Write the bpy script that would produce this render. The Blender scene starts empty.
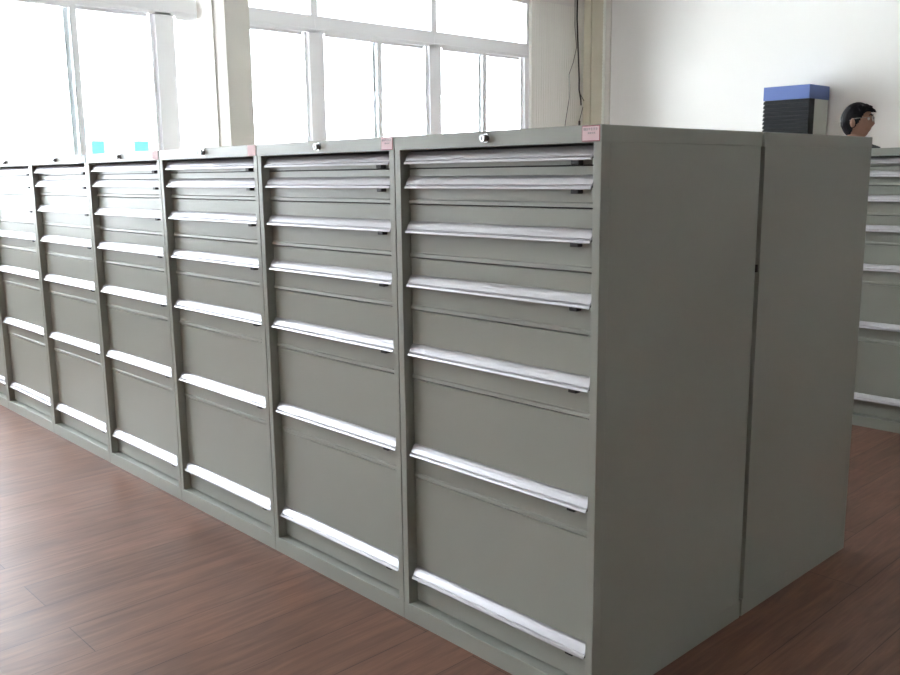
import bpy, bmesh, math, random
from mathutils import Vector, Matrix
random.seed(4)
PI = math.pi
SC = bpy.context.scene
SKY_A, SKY_B, SKY_P = 1.3, 45.0, 1.7
COL = SC.collection

# ------------------------------------------------------------------ helpers
def new_bm(): return bmesh.new()

def add_box(bm, x0, x1, y0, y1, z0, z1, bev=0.0, segs=2, mat=0):
    r = bmesh.ops.create_cube(bm, size=1.0)
    vs = r['verts']
    for v in vs:
        v.co = Vector(((x0+x1)/2 + v.co.x*(x1-x0), (y0+y1)/2 + v.co.y*(y1-y0), (z0+z1)/2 + v.co.z*(z1-z0)))
    fs = set(f for v in vs for f in v.link_faces)
    for f in fs: f.material_index = mat
    if bev > 0:
        es = list(set(e for v in vs for e in v.link_edges))
        bmesh.ops.bevel(bm, geom=es, offset=bev, segments=segs, affect='EDGES', profile=.5)

def add_prism_x(bm, prof, x0, x1, mat=0):
    """closed (y,z) profile extruded along x"""
    a = [bm.verts.new((x0, y, z)) for y, z in prof]
    b = [bm.verts.new((x1, y, z)) for y, z in prof]
    n = len(prof)
    fs = [bm.faces.new(a), bm.faces.new(list(reversed(b)))]
    for i in range(n):
        fs.append(bm.faces.new((a[i], b[i], b[(i+1) % n], a[(i+1) % n])))
    for f in fs: f.material_index = mat
    bmesh.ops.recalc_face_normals(bm, faces=fs)

def add_tube(bm, pts, r, n=8, close=False):
    pts = [Vector(p) for p in pts]
    rings = []
    m = len(pts)
    for i, p in enumerate(pts):
        if close: t = pts[(i+1) % m] - pts[i-1]
        else: t = pts[min(i+1, m-1)] - pts[max(i-1, 0)]
        t.normalize()
        ref = Vector((0, 0, 1)) if abs(t.z) < .9 else Vector((1, 0, 0))
        u = t.cross(ref).normalized(); w = t.cross(u)
        rr = r[i] if isinstance(r, (list, tuple)) else r
        rings.append([bm.verts.new(p + (u*math.cos(2*PI*k/n) + w*math.sin(2*PI*k/n))*rr) for k in range(n)])
    fs = []
    for i in range(m if close else m-1):
        A, B = rings[i], rings[(i+1) % m]
        for k in range(n):
            fs.append(bm.faces.new((A[k], A[(k+1) % n], B[(k+1) % n], B[k])))
    if not close:
        fs.append(bm.faces.new(rings[0])); fs.append(bm.faces.new(rings[-1]))
    bmesh.ops.recalc_face_normals(bm, faces=fs)

def add_cyl_y(bm, cx, cz, y0, y1, r, n=20, bev=0.0):
    add_tube(bm, [(cx, y0, cz), (cx, y1, cz)], r, n)

def obj(name, bm, mat, parent=None, smooth=None):
    me = bpy.data.meshes.new(name)
    bm.to_mesh(me); bm.free()
    for m in (mat if isinstance(mat, (list, tuple)) else [mat]): me.materials.append(m)
    if smooth is not None:
        me.polygons.foreach_set('use_smooth', [True]*len(me.polygons))
        try: me.set_sharp_from_angle(angle=math.radians(smooth))
        except Exception: pass
    o = bpy.data.objects.new(name, me); COL.objects.link(o)
    if parent: o.parent = parent
    return o

def empty(name, loc, rz=0):
    o = bpy.data.objects.new(name, None); COL.objects.link(o)
    o.location = loc; o.rotation_euler = (0, 0, rz); o.empty_display_size = .1
    return o

def tag(o, label=None, cat=None, group=None, kind=None):
    if label: o['label'] = label
    if cat: o['category'] = cat
    if group: o['group'] = group
    if kind: o['kind'] = kind
    return o

def copy_tree(o, parent=None):
    c = o.copy(); COL.objects.link(c); c.parent = parent
    for ch in list(o.children): copy_tree(ch, c)
    return c

# ------------------------------------------------------------------ materials
def mat(name, col, rough=.5, metal=0.0, coat=0.0, spec=.5):
    m = bpy.data.materials.new(name); m.use_nodes = True
    b = m.node_tree.nodes['Principled BSDF']
    b.inputs['Base Color'].default_value = (*col, 1)
    b.inputs['Roughness'].default_value = rough
    b.inputs['Metallic'].default_value = metal
    b.inputs['Specular IOR Level'].default_value = spec
    if coat:
        b.inputs['Coat Weight'].default_value = coat
        b.inputs['Coat Roughness'].default_value = .12
    return m

def add_noise(m, scale=(1, 1, 1), amount=.08, rough_amt=0.0, bump=0.0, detail=4, coord='Object', nscale=6):
    nt = m.node_tree; b = nt.nodes['Principled BSDF']
    tc = nt.nodes.new('ShaderNodeTexCoord'); mp = nt.nodes.new('ShaderNodeMapping')
    mp.inputs['Scale'].default_value = scale
    nz = nt.nodes.new('ShaderNodeTexNoise'); nz.inputs['Scale'].default_value = nscale; nz.inputs['Detail'].default_value = detail
    nt.links.new(tc.outputs[coord], mp.inputs['Vector']); nt.links.new(mp.outputs[0], nz.inputs['Vector'])
    base = b.inputs['Base Color'].default_value[:]
    mr = nt.nodes.new('ShaderNodeMapRange'); mr.inputs['To Min'].default_value = 1-amount; mr.inputs['To Max'].default_value = 1+amount
    mr.inputs['From Min'].default_value = .3; mr.inputs['From Max'].default_value = .7
    nt.links.new(nz.outputs['Fac'], mr.inputs['Value'])
    vm = nt.nodes.new('ShaderNodeVectorMath'); vm.operation = 'SCALE'; vm.inputs[0].default_value = base[:3]
    nt.links.new(mr.outputs[0], vm.inputs['Scale']); nt.links.new(vm.outputs[0], b.inputs['Base Color'])
    if rough_amt:
        r0 = b.inputs['Roughness'].default_value
        m2 = nt.nodes.new('ShaderNodeMapRange'); m2.inputs['To Min'].default_value = r0-rough_amt; m2.inputs['To Max'].default_value = r0+rough_amt
        nt.links.new(nz.outputs['Fac'], m2.inputs['Value']); nt.links.new(m2.outputs[0], b.inputs['Roughness'])
    if bump:
        bp = nt.nodes.new('ShaderNodeBump'); bp.inputs['Strength'].default_value = bump; bp.inputs['Distance'].default_value = .002
        nt.links.new(nz.outputs['Fac'], bp.inputs['Height']); nt.links.new(bp.outputs[0], b.inputs['Normal'])
    return m

M = {}
M['paint'] = add_noise(mat('grey_green_enamel', (.330, .342, .303), .37, 0, 0, .42), amount=.02, rough_amt=.05, bump=.05, nscale=3)
M['alu'] = add_noise(mat('brushed_aluminium', (.455, .445, .465), .34, .72), scale=(1, 1, 1), amount=.015, nscale=3)
M['chrome'] = mat('chrome', (.40, .40, .41), .25, 1)
M['black'] = mat('black_plastic', (.012, .012, .013), .45)
M['dark'] = mat('gap_shade', (.03, .03, .03), .8)  # near-black standing in for shade inside the cabinets
M['wall'] = add_noise(mat('white_wall_paint', (.74, .72, .695), .75), amount=.015, nscale=1.2)
M['greywall'] = add_noise(mat('pale_ribbed_panel', (.80, .79, .74), .7), amount=.02, nscale=2)
M['beige'] = add_noise(mat('beige_column_paint', (.66, .62, .50), .75), amount=.05, nscale=3)
M['pillar'] = add_noise(mat('pillar_paint', (.66, .63, .58), .7), amount=.02, nscale=2)
M['ceil'] = mat('ceiling_white', (.82, .82, .80), .9)
M['pvc'] = mat('white_pvc', (.88, .88, .90), .4)
M['rubber'] = mat('rubber_grey', (.2, .2, .22), .6)
M['pinkedge'] = mat('red_sticker_border', (.42, .13, .16), .6)
M['pink'] = mat('pink_sticker_paper', (.80, .60, .62), .6)
M['paleblue'] = mat('pale_blue_sticker', (.50, .68, .85), .6)
M['ink'] = mat('grey_ink', (.28, .26, .27), .7)
M['blue'] = mat('blue_cover', (.075, .125, .34), .5)
M['boxgrey'] = mat('light_grey_sheet_metal', (.42, .43, .38), .5)
M['louver'] = mat('black_louver', (.010, .011, .013), .6, spec=.25)
M['cable'] = mat('black_cable', (.02, .02, .02), .5)
M['wire'] = mat('grey_wire', (.10, .09, .08), .6)
M['conduit'] = mat('white_conduit', (.86, .87, .80), .5)
M['skin'] = add_noise(mat('skin', (.40, .215, .15), .5), amount=.06, nscale=30)
M['hair'] = add_noise(mat('black_hair', (.010, .008, .010), .75, spec=.2), scale=(1, 1, .2), amount=.3, nscale=120, bump=.4)
M['shirt'] = add_noise(mat('pale_shirt_cotton', (.72, .74, .78), .85), amount=.04, nscale=60)
M['trouser'] = mat('dark_trousers', (.03, .035, .05), .85)
M['shoe'] = mat('black_shoes', (.015, .015, .015), .3)
M['wireframe'] = mat('glasses_wire', (.6, .58, .55), .25, 1)
M['eye'] = mat('eye_white', (.7, .68, .65), .2)
M['ext_white'] = mat('white_render', (.85, .85, .84), .8)
M['ext_teal'] = mat('teal_glass', (.0, .33, .37), .3)
M['ext_blue'] = mat('pale_blue_glazing', (.10, .25, .31), .3)
M['ext_grey'] = mat('pale_grey_glazing', (.24, .26, .29), .3)
M['concrete'] = mat('pale_concrete', (.5, .5, .48), .9)

def glass_mat(tint=(1, 1, 1)):
    m = bpy.data.materials.new('window_glass'); m.use_nodes = True
    nt = m.node_tree; nt.nodes.clear()
    o = nt.nodes.new('ShaderNodeOutputMaterial'); mx = nt.nodes.new('ShaderNodeMixShader')
    t = nt.nodes.new('ShaderNodeBsdfTransparent'); g = nt.nodes.new('ShaderNodeBsdfGlossy'); f = nt.nodes.new('ShaderNodeFresnel')
    t.inputs[0].default_value = (*tint, 1); g.inputs['Roughness'].default_value = .0; f.inputs[0].default_value = 1.3
    nt.links.new(f.outputs[0], mx.inputs[0]); nt.links.new(t.outputs[0], mx.inputs[1]); nt.links.new(g.outputs[0], mx.inputs[2])
    nt.links.new(mx.outputs[0], o.inputs[0])
    return m
M['glass'] = glass_mat((.97, .99, .985))
M['lens'] = glass_mat((.9, .9, .9))

def floor_mat():
    m = bpy.data.materials.new('laminate_floor'); m.use_nodes = True
    nt = m.node_tree; b = nt.nodes['Principled BSDF']; N = nt.nodes.new; L = nt.links.new
    b.inputs['Specular IOR Level'].default_value = .28
    tc = N('ShaderNodeTexCoord'); sp = N('ShaderNodeSeparateXYZ'); cb = N('ShaderNodeCombineXYZ')
    L(tc.outputs['Object'], sp.inputs[0])
    a1 = N('ShaderNodeMath'); a1.operation = 'ADD'; a1.inputs[1].default_value = .025 + 19.5
    a2 = N('ShaderNodeMath'); a2.operation = 'ADD'; a2.inputs[1].default_value = .765 + 12
    L(sp.outputs['X'], a1.inputs[0]); L(sp.outputs['Y'], a2.inputs[0])
    L(a2.outputs[0], cb.inputs['X']); L(a1.outputs[0], cb.inputs['Y'])
    br = N('ShaderNodeTexBrick'); br.offset = .37; br.offset_frequency = 2; br.squash = 1
    br.inputs['Scale'].default_value = 1; br.inputs['Brick Width'].default_value = 1.2; br.inputs['Row Height'].default_value = .195
    br.inputs['Mortar Size'].default_value = .0013; br.inputs['Mortar Smooth'].default_value = .1
    br.inputs['Color1'].default_value = (.200, .104, .072, 1); br.inputs['Color2'].default_value = (.158, .084, .059, 1)
    br.inputs['Mortar'].default_value = (.075, .042, .032, 1); br.inputs['Bias'].default_value = 0
    L(cb.outputs[0], br.inputs['Vector'])
    # grain, stretched along the boards
    mp = N('ShaderNodeMapping'); mp.inputs['Scale'].default_value = (1.6, 16, 1); L(cb.outputs[0], mp.inputs[0])
    wob = N('ShaderNodeTexNoise'); wob.inputs['Scale'].default_value = 1.6; wob.inputs['Detail'].default_value = 5; wob.inputs['Distortion'].default_value = 1.4
    L(mp.outputs[0], wob.inputs['Vector'])
    mp2 = N('ShaderNodeMapping'); mp2.inputs['Scale'].default_value = (6, 110, 1); L(cb.outputs[0], mp2.inputs[0])
    fine = N('ShaderNodeTexNoise'); fine.inputs['Scale'].default_value = 1.5; fine.inputs['Detail'].default_value = 3
    L(mp2.outputs[0], fine.inputs['Vector'])
    r1 = N('ShaderNodeMapRange'); r1.inputs['From Min'].default_value = .3; r1.inputs['From Max'].default_value = .7; r1.inputs['To Min'].default_value = .78; r1.inputs['To Max'].default_value = 1.2
    r2 = N('ShaderNodeMapRange'); r2.inputs['From Min'].default_value = .3; r2.inputs['From Max'].default_value = .7; r2.inputs['To Min'].default_value = .9; r2.inputs['To Max'].default_value = 1.08
    L(wob.outputs['Fac'], r1.inputs[0]); L(fine.outputs['Fac'], r2.inputs[0])
    mu = N('ShaderNodeMath'); mu.operation = 'MULTIPLY'; L(r1.outputs[0], mu.inputs[0]); L(r2.outputs[0], mu.inputs[1])
    sc = N('ShaderNodeVectorMath'); sc.operation = 'SCALE'; L(br.outputs['Color'], sc.inputs[0]); L(mu.outputs[0], sc.inputs['Scale'])
    L(sc.outputs[0], b.inputs['Base Color'])
    big = N('ShaderNodeTexNoise'); big.inputs['Scale'].default_value = 2.2; big.inputs['Detail'].default_value = 3; L(tc.outputs['Object'], big.inputs['Vector'])
    rr = N('ShaderNodeMapRange'); rr.inputs['To Min'].default_value = .30; rr.inputs['To Max'].default_value = .52; L(big.outputs['Fac'], rr.inputs[0]); L(rr.outputs[0], b.inputs['Roughness'])
    bp = N('ShaderNodeBump'); bp.inputs['Strength'].default_value = .12; bp.inputs['Distance'].default_value = .001
    L(wob.outputs['Fac'], bp.inputs['Height']); L(bp.outputs[0], b.inputs['Normal'])
    return m
M['floor'] = floor_mat()

# ------------------------------------------------------------------ room
XW, YF, XR, YB, ZC = -6.5, 8.173, 8.0, -9.2, 3.9
def struct(name, bm, m, parent=None):
    o = obj(name, bm, m, parent)
    if parent is None: o['kind'] = 'structure'
    return o
def box_bm(*a, **k):
    b = new_bm(); add_box(b, *a, **k); return b

struct('floor', box_bm(XW-.25, XR+.2, YB-.2, YF+.2, -.1, 0), M['floor'])
struct('ceiling', box_bm(XW-.25, XR+.2, YB-.2, YF+.2, ZC, ZC+.1), M['ceil'])
struct('wall_far', box_bm(-6.08, XR, YF-.05, YF+.2, 0, ZC), M['wall'])
struct('wall_right', box_bm(XR, XR+.2, YB-.2, YF+.2, 0, ZC), M['wall'])
struct('wall_back', box_bm(XW-.25, XR, YB-.2, YB, 0, ZC), M['wall'])
b = new_bm()
add_box(b, XW-.25, -6.08, YF+.0, YF+.2, 0, ZC)
add_box(b, XW, -6.39, YF-.03, YF+.0, 0, ZC)
struct('trim_corner', b, M['beige'])
struct('trim_wall_edge', box_bm(-6.115, -6.04, YF-.075, YF-.045, 0, ZC-.001, bev=.004), M['pillar'])

Z0, Z1, ZT0, ZT1 = .92, 3.45, 2.76, 2.925     # window opening, transom
U = 1.63
edges = [.628 + U*k for k in range(-5, 5)]      # unit borders along y
WY0, WY1 = edges[0], 7.115
b = new_bm()
add_box(b, XW-.25, XW, YB, YF+.0, 0, Z0-.03)
add_box(b, XW-.25, XW, YB, YF+.0, Z1, ZC)
add_box(b, XW-.25, XW, YB, WY0, Z0-.03, Z1)
# ribbed panel beside the last window
add_box(b, XW-.25, XW-.004, WY1, YF+.0, Z0-.03, Z1, mat=1)
y = WY1 + .07
while y < YF-.03:
    add_box(b, XW-.01, XW-.001, y, y+.03, 0, ZC-.01, bev=.003, mat=1); y += .045
struct('wall_left', b, [M['wall'], M['greywall']])
struct('trim_window_sill', box_bm(XW-.24, XW+.10, WY0, WY1, Z0-.03, Z0, bev=.006), M['pvc'])

def make_window(n, y0, y1):
    b = new_bm(); xa, xb = XW-.13, XW-.05; sw, uw = .075, .04
    add_box(b, xa, xb, y0, y0+sw, Z0, ZT0+.02); add_box(b, xa, xb, y1-sw, y1, Z0, ZT0+.02)
    add_box(b, xa, xb, y0+sw, y1-sw, Z0, Z0+.05)
    add_box(b, xa-.005, xb+.004, y0, y1, ZT0+.035, ZT1, bev=.004)
    add_box(b, xa, xb, y0, y1, ZT0+.0, ZT0+.035)
    add_box(b, xa, xb, y0, y0+uw, ZT1, Z1); add_box(b, xa, xb, y1-uw, y1, ZT1, Z1)
    add_box(b, xa, xb, y0+uw, y1-uw, Z1-.05, Z1)
    w = obj('window_%d' % n, b, M['pvc'])
    w['kind'] = 'structure'
    ym = (y0+y1)/2
    g = new_bm(); add_box(g, XW-.092, XW-.088, y0+uw, y1-uw, ZT1, Z1-.05)
    obj('pane', g, M['glass'], w)
    for (a, c, off) in ((y0+sw, ym+.05, .018), (ym-.05, y1-sw, -.018)):
        b = new_bm(); x0, x1 = XW-.105+off, XW-.075+off; f = .030; fi = .050
        add_box(b, x0, x1, a, a+(f if off > 0 else fi), Z0+.05, ZT0, bev=.002); add_box(b, x0, x1, c-(fi if off > 0 else f), c, Z0+.05, ZT0, bev=.002)
        add_box(b, x0, x1, a+f, c-f, Z0+.05, Z0+.11); add_box(b, x0, x1, a+fi, c-fi, ZT0-.028, ZT0)
        s = obj('sash', b, M['pvc'], w)
        g = new_bm(); xm = (x0+x1)/2
        add_box(g, xm-.002, xm+.002, a+fi, c-fi, Z0+.11, ZT0-.028)
        obj('pane', g, M['glass'], s)
for n in range(9):
    make_window(n+1, edges[n], min(edges[n+1], WY1))

# square column standing against the window wall
b = new_bm()
add_box(b, XW-.02, -6.056, 2.587, 2.835, 0, ZC-.001, bev=.006)
add_box(b, XW-.02, -6.25, 2.575, 2.60, 0, ZC-.001)
struct('trim_pillar', b, M['pillar'])

# corrugated conduit, cables
b = new_bm()
zs = [0.02 + i*.022 for i in range(int(3.85/.022))]
add_tube(b, [(-6.165, YF-.028, z) for z in zs], [.021 if i % 2 else .026 for i in range(len(zs))], 10)
tag(obj('conduit', b, M['conduit'], smooth=60), 'white corrugated conduit running up the beige corner beside the white wall', 'conduit')
b = new_bm()
add_tube(b, [(XW+.035, 7.955, 3.86), (XW+.03, 7.96, 3.3), (XW+.03, 7.99, 2.9), (XW+.03, 8.02, 2.55), (XW+.03, 8.02, 2.42), (XW+.035, 8.05, 2.30), (XW+.035, 8.06, 2.22)], .010, 8)
add_tube(b, [(XW+.03, 8.03, 2.38), (XW+.035, 8.12, 2.28)], .005, 6)
add_tube(b, [(XW+.035, 8.03, 2.02), (XW+.035, 8.03, 1.94)], .014, 8)
add_tube(b, [(XW+.035, 8.10, 2.20), (XW+.035, 8.06, 2.1), (XW+.035, 8.03, 2.02)], .004, 6)
tag(obj('cable', b, M['cable'], smooth=60), 'thick black cable hanging down the ribbed wall left of the corner', 'cable')
b = new_bm()
add_tube(b, [(XW+.02, 7.92, 3.86), (XW+.02, 7.93, 3.2), (XW+.02, 7.97, 2.95), (XW+.02, 7.90, 2.75), (XW+.02, 7.82, 2.6), (XW+.02, 7.83, 2.3), (XW+.02, 7.76, 2.0), (XW+.02, 7.70, 1.6), (XW+.02, 7.69, .3)], .0045, 6)
tag(obj('wire', b, M['wire'], smooth=60), 'thin dark wire trailing down the wall beside the window', 'wire')

# ------------------------------------------------------------------ drawer cabinet
W, D, H = .72, .728, 1.448
HW = W/2 - .0015
BOUNDS = [1.4055, 1.359, 1.260, 1.110, .960, .756, .454, .050]
LIPS = [1.371, 1.3045, 1.1805, 1.028, .8275, .5255, .1385]
FACE = .030
def handle_prof(z):
    P = [(0, .033), (-.006, .0315), (-.011, .027), (-.0155, .0195), (-.0195, .0115), (-.0185, .0095), (-.0235, .006), (-.0255, .001),
         (-.0250, -.0005), (-.0235, .000), (-.0215, .004), (-.0165, .0075), (-.0125, .018), (-.0085, .0245), (0, .0285)]
    return [(FACE + y, z + zz) for y, zz in P]

def make_cabinet():
    root = empty('drawer_cabinet', (0, 0, 0))
    b = new_bm(); ox = W/2 - .024
    # side skins with folded front stiles
    for s in (-1, 1):
        xo = s*HW; xi = s*ox
        add_box(b, min(xo, xi), max(xo, xi), 0, .034, .050, 1.412, bev=.0016)
        add_box(b, min(xo, s*(HW-.02)), max(xo, s*(HW-.02)), .033, D-.006, .054, 1.4095, bev=.0006, segs=1)
    # top cover, slightly proud of the sides
    add_box(b, -HW-.0008, HW+.0008, -.001, D-.001, 1.4085, H, bev=.0022)
    # base plinth
    add_box(b, -HW-.0004, HW+.0004, -.0005, D+.0015, .0, .055, bev=.0016)
    # back
    add_box(b, -HW+.002, HW-.002, D-.02, D-.008, .05, 1.41)
    obj('cabinet_body', b, M['paint'], root)
    # dark block: shade in the gaps around the drawers put into its colour
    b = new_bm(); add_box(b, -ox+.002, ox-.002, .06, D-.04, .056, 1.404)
    obj('gap_shade_block', b, M['dark'], root)
    dx = ox - .005
    for i in range(7):
        zt, zb = BOUNDS[i]-.0020, BOUNDS[i+1]+.0018
        if i == 6: zb = .061
        b = new_bm()
        prof = [(FACE, zt), (FACE, zb+.0125), (FACE-.0035, zb+.0095), (FACE-.0045, zb+.001), (FACE-.003, zb), (FACE+.02, zb), (FACE+.02, zt)]
        if i in (0, 6): prof = [(FACE, zt), (FACE, zb), (FACE+.02, zb), (FACE+.02, zt)]
        add_prism_x(b, prof, -dx, dx)
        add_box(b, -dx+.01, dx-.01, FACE+.02, .058, zb+.004, zt-.004)
        dr = obj('drawer', b, M['paint'], root)
        b = new_bm(); add_prism_x(b, handle_prof(LIPS[i]), -.326, .326)
        obj('handle', b, M['alu'], dr, smooth=25)
        for sx in (-1, 1):
            b = new_bm(); add_prism_x(b, [(FACE, LIPS[i]+.024), (FACE-.010, LIPS[i]+.020), (FACE-.021, LIPS[i]+.004), (FACE, LIPS[i]+.004)], sx*.326, sx*.3285)
            obj('handle_end', b, M['black'], dr)  # black piece at each end of the handle
        b = new_bm(); add_box(b, .262, .286, FACE-.019, FACE, LIPS[i]-.0105, LIPS[i]+.006, bev=.002)
        obj('latch', b, M['black'], dr)
    # lock barrel on the top rail
    b = new_bm(); add_cyl_y(b, 0, 1.430, -.003, .0, .0115, 24); add_cyl_y(b, 0, 1.430, -.017, -.003, .0088, 24)
    lk = obj('lock', b, M['chrome'], root, smooth=40)
    b = new_bm(); add_box(b, -.0014, .0014, -.0176, -.0165, 1.4255, 1.4345)
    obj('keyhole', b, M['black'], lk)
    return root

def sticker(root, edge, fill, text=True):
    b = new_bm()
    x0, x1, z0, z1 = .304, .355, 1.4115, 1.4465
    add_box(b, x0, x1, -.0022, -.0008, z0, z1, bev=.0006, segs=1)
    st = obj('sticker', b, edge, root)
    b = new_bm(); add_box(b, x0+.002, x1-.002, -.0026, -.0020, z0+.002, z1-.002)
    obj('sticker_face', b, fill, st)
    if text:
        b = new_bm(); rnd = random.Random(7)
        # two short lines of square printed characters, too small to read in the photograph
        def glyph(cx, cz, s):
            k = rnd.randint(0, 3); t = s*.11
            ya, yb = -.0030, -.0025
            add_box(b, cx-s/2, cx+s/2, ya, yb, cz+s*.28, cz+s*.28+t)
            add_box(b, cx-s/2, cx+s/2, ya, yb, cz-s*.05, cz-s*.05+t)
            if k != 1: add_box(b, cx-t/2, cx+t/2, ya, yb, cz-s/2, cz+s/2)
            if k in (1, 2): add_box(b, cx-s/2, cx-s/2+t, ya, yb, cz-s/2, cz+s*.3); add_box(b, cx+s/2-t, cx+s/2, ya, yb, cz-s/2, cz+s*.3)
            if k != 3: add_box(b, cx-s/2, cx+s/2, ya, yb, cz-s/2, cz-s/2+t)
        for i in range(6): glyph(x0+.008+i*.0068, 1.4385, .0056)
        for i in range(4): glyph(x0+.020+i*.0055, 1.4300, .0040)
        obj('sticker_text', b, M['ink'], st)
    return st

proto = make_cabinet()
G1 = 'drawer cabinets in the front row'
row = []
labels = [
 'nearest grey-green seven-drawer cabinet, right end of the front row, red-edged sticker at its corner',
 'second grey-green drawer cabinet from the right end of the front row, small pink sticker',
 'third grey-green drawer cabinet from the right end of the row, before the pillar',
 'fourth grey-green drawer cabinet from the right end, below the teal building windows',
 'fifth grey-green cabinet from the right end, pale blue sticker on its top rail',
 'sixth grey-green drawer cabinet from the right end, its lock near the left picture edge',
 'farthest grey-green drawer cabinet at the left picture edge, only its lower right corner showing']
for k in range(7):
    row.append(proto if k == 0 else copy_tree(proto))
backs = [copy_tree(proto) for _ in range(7)]; back = backs[0]
far = [copy_tree(proto) for _ in range(8)]
for k, o in enumerate(row):
    o.location = (-(k+.5)*W, 0, 0); tag(o, labels[k], 'cabinet', G1)
sticker(row[0], M['pinkedge'], M['pink'])
sticker(row[1], M['pinkedge'], M['pink'])
sticker(row[2], M['pink'], M['pink'], False)
sticker(row[3], M['pink'], M['pink'], False)
sticker(row[4], M['paleblue'], M['ext_white'], False)
back.location = (-.5*W, 2*D+.0125, 0); back.rotation_euler = (0, 0, PI)
tag(back, 'grey-green drawer cabinet standing back to back behind the nearest one, only its plain side showing', 'cabinet')
for k in range(1, 7):  # unseen cabinets, added to block light behind the front row
    backs[k].location = (-(k+.5)*W, 2*D+.0125, 0); backs[k].rotation_euler = (0, 0, PI)
    tag(backs[k], 'drawer cabinet standing back to back behind the front row, out of sight', 'cabinet', 'hidden cabinets behind the front row')
FX = -.42
for i, o in enumerate(far):  # all but one unseen, added to keep window light out of the aisle
    o.location = (FX - (i-1)*W, 3.10, 0)
    tag(o, 'drawer cabinet of the far row hidden from view', 'cabinet', 'hidden drawer cabinets of the far row')
del far[1]['group']; tag(far[1], 'grey drawer cabinet in the far row across the aisle, at the right picture edge', 'cabinet')

# small stop peg between the two side panels at mid height
b = new_bm(); add_box(b, -.006, .0012, D-.003, D+.006, 1.058, 1.080, bev=.001)
o = obj('joining_bolt', b, M['black'], row[0]); o.location = (W/2, 0, 0)

# dark pointed clip on the far row's top
b = new_bm()
pts = [(-.71, 3.17, 1.4485), (-.71, 3.13, 1.4485), (-.622, 3.115, 1.4485), (-.71, 3.17, 1.480), (-.71, 3.13, 1.479), (-.622, 3.115, 1.4535)]
v = [b.verts.new(p) for p in pts]
for f in ((0, 1, 2), (3, 5, 4), (0, 3, 4, 1), (1, 4, 5, 2), (2, 5, 3, 0)): b.faces.new([v[i] for i in f])
bmesh.ops.recalc_face_normals(b, faces=b.faces[:])
tag(obj('clip', b, M['black']), 'small black pointed clip lying on top of the far drawer cabinet', 'clip')

# ------------------------------------------------------------------ blue-topped louvered unit
kx0, kx1, ky0, ky1, kz = -3.653, -3.145, 7.62, 8.08, 2.214
k = empty('equipment_cabinet', ((kx0+kx1)/2, (ky0+ky1)/2, 0))
tag(k, 'tall equipment cabinet with blue cap and black louvered front, behind the cabinets', 'equipment cabinet')
kc = Vector(k.location)
def kb(x0, x1, y0, y1, z0, z1, bev=.003):
    b = new_bm(); add_box(b, x0-kc.x, x1-kc.x, y0-kc.y, y1-kc.y, z0, z1, bev=bev); return b
obj('housing', kb(kx0+.006, kx1-.006, ky0+.13, ky1-.006, 0, kz-.14), M['boxgrey'], k)
obj('blue_cap', kb(kx0, kx1, ky0, ky1, kz-.14, kz), M['blue'], k)
b = kb(kx0+.012, kx1-.001, ky0+.012, ky0+.13, .04, kz-.14)
z = .06
while z < kz-.17:
    xa, xb = kx0+.002-kc.x, kx1-kc.x; y0 = ky0-kc.y
    add_prism_x(b, [(y0+.012, z), (y0+.012, z+.032), (y0-.001, z+.006), (y0-.001, z)], xa, xb); z += .042
obj('louver', b, M['louver'], k)

# ------------------------------------------------------------------ the man
def skin_mesh(verts, edges_, radii, sub=2, root=0):
    me = bpy.data.meshes.new('tmp'); me.from_pydata(verts, edges_, [])
    o = bpy.data.objects.new('tmp', me); COL.objects.link(o)
    sk = o.modifiers.new('s', 'SKIN'); sk.use_smooth_shade = True
    for i, r in enumerate(radii):
        me.skin_vertices[0].data[i].radius = (r if isinstance(r, tuple) else (r, r))
        me.skin_vertices[0].data[i].use_root = (i == root)
    ss = o.modifiers.new('u', 'SUBSURF'); ss.levels = sub; ss.render_levels = sub
    dg = bpy.context.evaluated_depsgraph_get(); dg.update()
    out = bpy.data.meshes.new_from_object(o.evaluated_get(dg))
    bpy.data.objects.remove(o); bpy.data.meshes.remove(me)
    return out

def chain(spec):
    """spec: list of (name, parent or None, co, radius)"""
    idx = {s[0]: i for i, s in enumerate(spec)}
    return ([s[2] for s in spec], [(idx[s[1]], i) for i, s in enumerate(spec) if s[1]], [s[3] for s in spec])

# local frame: +Y forward, +X his right ... z up; standing height about 1.75
def arm(s):
    return [('sh%d' % s, 'chest', (s*.17, 0, 1.405), .055), ('el%d' % s, 'sh%d' % s, (s*.245, -.02, 1.13), .043),
            ('fo%d' % s, 'el%d' % s, (s*.255, .03, 1.02), .040), ('wr%d' % s, 'fo%d' % s, (s*.25, .11, .885), .027),
            ('pa%d' % s, 'wr%d' % s, (s*.245, .135, .835), (.022, .040)), ('kn%d' % s, 'pa%d' % s, (s*.24, .155, .785), (.018, .040))]
def leg(s):
    return [('hi%d' % s, 'pelvis', (s*.095, 0, .88), .088), ('kn_%d' % s, 'hi%d' % s, (s*.10, .015, .49), .056),
            ('ca%d' % s, 'kn_%d' % s, (s*.10, -.01, .35), .052), ('an%d' % s, 'ca%d' % s, (s*.10, -.02, .09), .036),
            ('fo_%d' % s, 'an%d' % s, (s*.105, .06, .045), .036), ('to%d' % s, 'fo_%d' % s, (s*.11, .16, .030), .026)]
spec = [('pelvis', None, (0, 0, .96), (.145, .10)), ('waist', 'pelvis', (0, 0, 1.10), (.135, .095)), ('chest', 'waist', (0, -.005, 1.30), (.155, .105)),
        ('neckb', 'chest', (0, -.01, 1.445), (.07, .06)), ('neck', 'neckb', (0, .005, 1.515), .054), ('skull', 'neck', (0, .02, 1.58), .05)]
spec += arm(1) + arm(-1) + leg(1) + leg(-1)
body_me = skin_mesh(*chain(spec), sub=2)
bm = new_bm(); bm.from_mesh(body_me)
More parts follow.
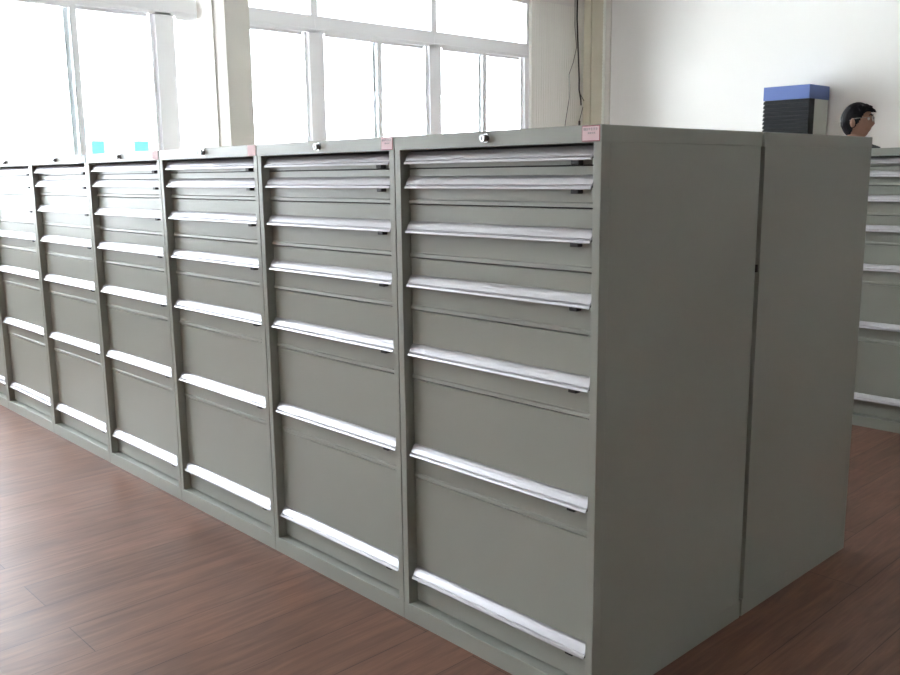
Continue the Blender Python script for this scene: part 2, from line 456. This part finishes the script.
# head: deformed sphere
def head_shape(bm):
    r = bmesh.ops.create_uvsphere(bm, u_segments=48, v_segments=36, radius=1)
    c = Vector((0, .022, 1.645))
    for v in r['verts']:
        x, y, z = v.co
        X = x*.073; Y = y*.090; Z = z*.108
        if z < 0:                       # jaw narrows towards the chin and stays forward
            t = -z
            X *= 1 - .30*t**1.5
            Y = Y*(1-.22*t) + .018*t
        if y > 0:
            Y *= 1 - .10*abs(x)
            Y += .020*math.exp(-((x/.16)**2) - ((z+.18)/.17)**2)          # nose
            Y += .007*math.exp(-((x/.30)**2) - ((z+.52)/.09)**2)          # lips
            Y -= .007*math.exp(-(((abs(x)-.38)/.2)**2) - ((z-.10)/.12)**2)  # eye sockets
            Y += .005*math.exp(-((x/.6)**2) - ((z-.27)/.1)**2)            # brow
            Y += .008*math.exp(-((x/.3)**2) - ((z+.85)/.15)**2)           # chin
        v.co = c + Vector((X, Y, Z))
    for s in (-1, 1):                    # ears
        e = bmesh.ops.create_uvsphere(bm, u_segments=16, v_segments=12, radius=1)
        for v in e['verts']:
            x, y, z = v.co
            v.co = c + Vector((s*.074 + x*.009 + s*.006*max(0, -y), -.012 + y*.017, -.012 + z*.031))
head_shape(bm)
# fingers
for s in (1, -1):
    base = Vector((s*.24, .158, .78))
    for i in range(4):
        off = Vector((0, (i-1.5)*.017 + .0, 0))
        L = (.062, .074, .070, .055)[i]
        p = base + Vector((0, -(i-1.5)*.019, 0))
        d1 = Vector((0, .25, -1)).normalized(); d2 = Vector((-s*.35, .1, -1)).normalized(); d3 = Vector((-s*.8, 0, -1)).normalized()
        p1 = p + d1*L*.42; p2 = p1 + d2*L*.33; p3 = p2 + d3*L*.25
        add_tube(bm, [p - d1*.02, p, p1, p2, p3], [.009, .0092, .0085, .0078, .0055], 8)
    t0 = Vector((s*.243, .175, .845))
    add_tube(bm, [t0 + Vector((0, -.03, .0)), t0 + Vector((-s*.006, .012, -.015)), t0 + Vector((-s*.014, .024, -.045)), t0 + Vector((-s*.022, .022, -.070))], [.013, .0115, .0098, .007], 8)
me = bpy.data.meshes.new('person_body'); bm.to_mesh(me); bm.free()
tmp = bpy.data.objects.new('tmp', me); COL.objects.link(tmp)
rm = tmp.modifiers.new('r', 'REMESH'); rm.mode = 'VOXEL'; rm.voxel_size = .0055; rm.use_smooth_shade = True
sm = tmp.modifiers.new('sm', 'SMOOTH'); sm.factor = .5; sm.iterations = 2
dg = bpy.context.evaluated_depsgraph_get(); dg.update()
final = bpy.data.meshes.new_from_object(tmp.evaluated_get(dg))
bpy.data.objects.remove(tmp)
final.materials.clear(); final.materials.append(M['skin'])
final.polygons.foreach_set('use_smooth', [True]*len(final.polygons))
man = bpy.data.objects.new('person', final); COL.objects.link(man)
tag(man, 'person with short black hair and glasses in a pale shirt, turned away behind the cabinets', 'person')

def garment(name, m, keep, off, smooth_it=6):
    """cloth that follows the body: the kept part of its surface, pushed outwards"""
    b = new_bm(); b.from_mesh(final)
    bmesh.ops.delete(b, geom=[v for v in b.verts if not keep(v.co)], context='VERTS')
    for _ in range(smooth_it): bmesh.ops.smooth_vert(b, verts=[v for v in b.verts if not v.is_boundary], factor=.5, use_axis_x=True, use_axis_y=True, use_axis_z=True)
    b.normal_update()
    pos = [(v, v.co + v.normal*off(v.co)) for v in b.verts]
    for v, c_ in pos: v.co = c_
    for _ in range(4): bmesh.ops.smooth_vert(b, verts=b.verts[:], factor=.5, use_axis_x=True, use_axis_y=True, use_axis_z=True)
    bmesh.ops.solidify(b, geom=b.faces[:], thickness=.002)
    return obj(name, b, m, man, smooth=70)
def in_shirt(c_):
    if abs(c_.x) > .200: return c_.z > .915
    if c_.z > 1.40 and (c_.x**2 + (c_.y+.005)**2) < .064**2: return False
    return .93 < c_.z < 1.478
garment('shirt', M['shirt'], in_shirt, lambda c_: .014 if c_.z < 1.40 else .010)
garment('trousers', M['trouser'], lambda c_: abs(c_.x) < .200 and .085 < c_.z < 1.0, lambda c_: .011)
for s in (1, -1):
    b = new_bm()
    add_box(b, s*.105-.045, s*.105+.045, -.075, .205, 0, .012, bev=.004)
    e = bmesh.ops.create_uvsphere(b, u_segments=24, v_segments=16, radius=1)
    for v in e['verts']:
        x, y, z = v.co
        v.co = Vector((s*.105 + x*.045, .065 + y*.138, .012 + max(z, -.1)*(.055 if y > 0 else .08)))
    obj('shoe', b, M['shoe'], man, smooth=60)
# collar
b = new_bm()
ring = 28
for i in range(ring):
    pass
cv = []
for i in range(ring+1):
    a = PI/2 + .25 + (2*PI-.5)*i/ring
    x, y = math.cos(a), math.sin(a)
    cv.append([b.verts.new((x*.066, -.004 + y*.066, 1.470)), b.verts.new((x*.062, -.002 + y*.062, 1.512 - .012*max(0, y))), b.verts.new((x*.068, -.002 + y*.070, 1.512 - .014*max(0, y))), b.verts.new((x*.082, -.006 + y*.082, 1.468 - .012*max(0, y)))])
for i in range(ring):
    for j in range(4):
        b.faces.new((cv[i][j], cv[i+1][j], cv[i+1][(j+1) % 4], cv[i][(j+1) % 4]))
b.faces.new(cv[0]); b.faces.new(cv[-1])
bmesh.ops.recalc_face_normals(b, faces=b.faces[:])
obj('collar', b, M['shirt'], man, smooth=50)
# hair: a shell over the skull with an uneven lower edge
b = new_bm()
r = bmesh.ops.create_uvsphere(b, u_segments=72, v_segments=48, radius=1)
c = Vector((0, .022, 1.645)); rnd = random.Random(3)
dele = []
for v in r['verts']:
    x, y, z = v.co
    ang = math.atan2(y, abs(x))           # +90 = forehead, -90 = nape
    lim = .52 if ang > .75 else (.52 - (.75-ang)*1.35 if ang > .15 else (-.29 - (.15-ang)*.75))
    lim = max(lim, -.80)
    lim += .05*math.sin(ang*23 + x*31)
    if z < lim: dele.append(v)
    top = max(0, z)
    k = 1.06 + .06*top + .02*math.sin(x*19 + y*13) + .015*math.sin(y*41 + z*37) + (.03 if y < 0 else 0)*max(0, .6-abs(z))
    X = x*.074*k; Y = y*.090*k; Z = z*.108*(1.03 + .055*top)
    if z < 0: X *= 1-.22*(-z)**1.4; Y *= 1-.10*(-z)
    if y > .45 and z > .3: Y += .020*(y-.45)*2; Z += .004                 # fringe brushed forward
    v.co = c + Vector((X, Y, Z))
bmesh.ops.delete(b, geom=dele, context='VERTS')
bmesh.ops.solidify(b, geom=b.faces[:], thickness=.012)
# short locks along the fringe and the crown
for i in range(60):
    a = rnd.uniform(.15, PI-.15) ; zz = rnd.uniform(.50, .80)
    rr = math.sqrt(1-zz*zz)
    p = c + Vector((math.cos(a)*rr*.080, math.sin(a)*rr*.100, zz*.116))
    d = Vector((math.cos(a)*.4 + rnd.uniform(-.2, .2), math.sin(a)*.9, -.15 + rnd.uniform(-.15, .25))).normalized()
    add_tube(b, [p - d*.012, p + d*.010, p + d*.024 + Vector((0, 0, -.004))], [.006, .005, .001], 5)
obj('hair', b, M['hair'], man, smooth=60)
# eyes, brows, glasses
b = new_bm()
for s in (-1, 1):
    e = bmesh.ops.create_uvsphere(b, u_segments=12, v_segments=8, radius=.011)
    for v in e['verts']: v.co += Vector((s*.030, .092, 1.656))
obj('eyes', b, M['eye'], man, smooth=60)
b = new_bm()
for s in (-1, 1): add_tube(b, [(s*.014, .110, 1.676), (s*.03, .109, 1.681), (s*.047, .097, 1.676)], [.003, .004, .002], 6)
obj('eyebrows', b, M['hair'], man, smooth=60)
b = new_bm()
for s in (-1, 1):
    pts = [(s*.034 + .024*math.cos(t), .120 - .006*abs(math.cos(t))*(1 if s*math.cos(t) > 0 else 0), 1.654 + .017*math.sin(t)) for t in [2*PI*i/24 for i in range(24)]]
    add_tube(b, pts, .0013, 6, close=True)
    add_tube(b, [(s*.058, .114, 1.660), (s*.074, .098, 1.661), (s*.079, .06, 1.660), (s*.082, .01, 1.658), (s*.081, -.010, 1.645)], .0014, 6)
add_tube(b, [(-.011, .120, 1.658), (0, .123, 1.661), (.011, .120, 1.658)], .0013, 6)
gl = obj('glasses', b, M['wireframe'], man, smooth=60)
b = new_bm()
for s in (-1, 1):
    vs = [b.verts.new((s*.034 + .0235*math.cos(2*PI*i/24), .1195, 1.654 + .0165*math.sin(2*PI*i/24))) for i in range(24)]
    b.faces.new(vs)
obj('lens', b, M['lens'], gl)

MAN_Y = 4.25
man.location = (-1.25, MAN_Y, 0)
man_face = math.radians(14)       # heading of +Y local measured from world +X
man.rotation_euler = (0, 0, man_face - PI/2)

# ------------------------------------------------------------------ outside
o = struct('ground', box_bm(-90, XW-.26, -70, 90, -.4, -.3), M['concrete'])
BX = -30
eb = empty('building', (BX, 10, -.3))
tag(eb, 'white building across the yard with teal and pale blue windows, seen through the window', 'building')
def ext(name, y0, y1, z0, z1, m, dx=.12):
    b = new_bm(); add_box(b, BX-BX, dx, y0-10, y1-10, z0+.3, z1+.3); return obj(name, b, m, eb)
b = new_bm(); add_box(b, -8, 0, -28, 30, 0, 5.2); obj('wall', b, M['ext_white'], eb)
ext('window_band', 10.86, 11.62, 2.79, 3.26, M['ext_blue'])
ext('window_band', 11.83, 13.17, 2.79, 3.29, M['ext_grey'])
ext('window_pane', 11.08, 11.53, 1.9, 2.60, M['ext_teal'])
ext('window_pane', 12.60, 13.13, 2.10, 2.62, M['ext_teal'])
ext('window_pane', 11.85, 12.3, 2.0, 2.51, M['ext_grey'])

# ------------------------------------------------------------------ light
w = bpy.data.worlds.new('World'); SC.world = w; w.use_nodes = True
nt = w.node_tree; bg = nt.nodes['Background']
bg.inputs['Color'].default_value = (.90, .945, 1.03, 1)
# overcast sky: pale at the horizon, several times brighter overhead
tc = nt.nodes.new('ShaderNodeTexCoord'); sx = nt.nodes.new('ShaderNodeSeparateXYZ')
mz = nt.nodes.new('ShaderNodeMath'); mz.operation = 'MAXIMUM'; mz.inputs[1].default_value = 0
pw = nt.nodes.new('ShaderNodeMath'); pw.operation = 'POWER'; pw.inputs[1].default_value = SKY_P
ml = nt.nodes.new('ShaderNodeMath'); ml.operation = 'MULTIPLY_ADD'; ml.inputs[1].default_value = SKY_B; ml.inputs[2].default_value = SKY_A
nt.links.new(tc.outputs['Generated'], sx.inputs[0]); nt.links.new(sx.outputs['Z'], mz.inputs[0]); nt.links.new(mz.outputs[0], pw.inputs[0])
nt.links.new(pw.outputs[0], ml.inputs[0]); nt.links.new(ml.outputs[0], bg.inputs['Strength'])
al = bpy.data.lights.new('window_daylight_portal', 'AREA'); al.shape = 'RECTANGLE'; al.size = WY1-WY0; al.size_y = Z1-Z0
al.cycles.is_portal = True
ao = bpy.data.objects.new('window_daylight_portal', al); COL.objects.link(ao)
ao.location = (XW-.2, (WY0+WY1)/2, (Z0+Z1)/2)
ao.rotation_euler = Matrix(((0, 0, -1), (1, 0, 0), (0, -1, 0))).to_euler()   # local -Z -> +X, local X -> +Y

SC.view_settings.view_transform = 'Standard'; SC.view_settings.look = 'None'; SC.view_settings.gamma = 1
SC.view_settings.use_curve_mapping = False
SC.view_settings.exposure = 1.12
SC.cycles.use_denoising = True
SC.cycles.max_bounces = 10; SC.cycles.diffuse_bounces = 6; SC.cycles.glossy_bounces = 4; SC.cycles.transparent_max_bounces = 12
SC.cycles.caustics_reflective = False; SC.cycles.caustics_refractive = False
SC.cycles.sample_clamp_indirect = 8

# ------------------------------------------------------------------ camera
cam = bpy.data.cameras.new('camera'); co = bpy.data.objects.new('camera', cam); COL.objects.link(co)
cam.sensor_width = 36; cam.lens = 902.5/900*36; cam.clip_start = .05; cam.clip_end = 300
R = Matrix.Rotation(.8143, 3, 'Z') @ Matrix.Rotation(1.3919, 3, 'X') @ Matrix.Rotation(-.0113, 3, 'Z')
co.matrix_world = Matrix.Translation((1.7498*.72, -2.3089*.72, 1.8638*.72)) @ R.to_4x4()
SC.camera = co
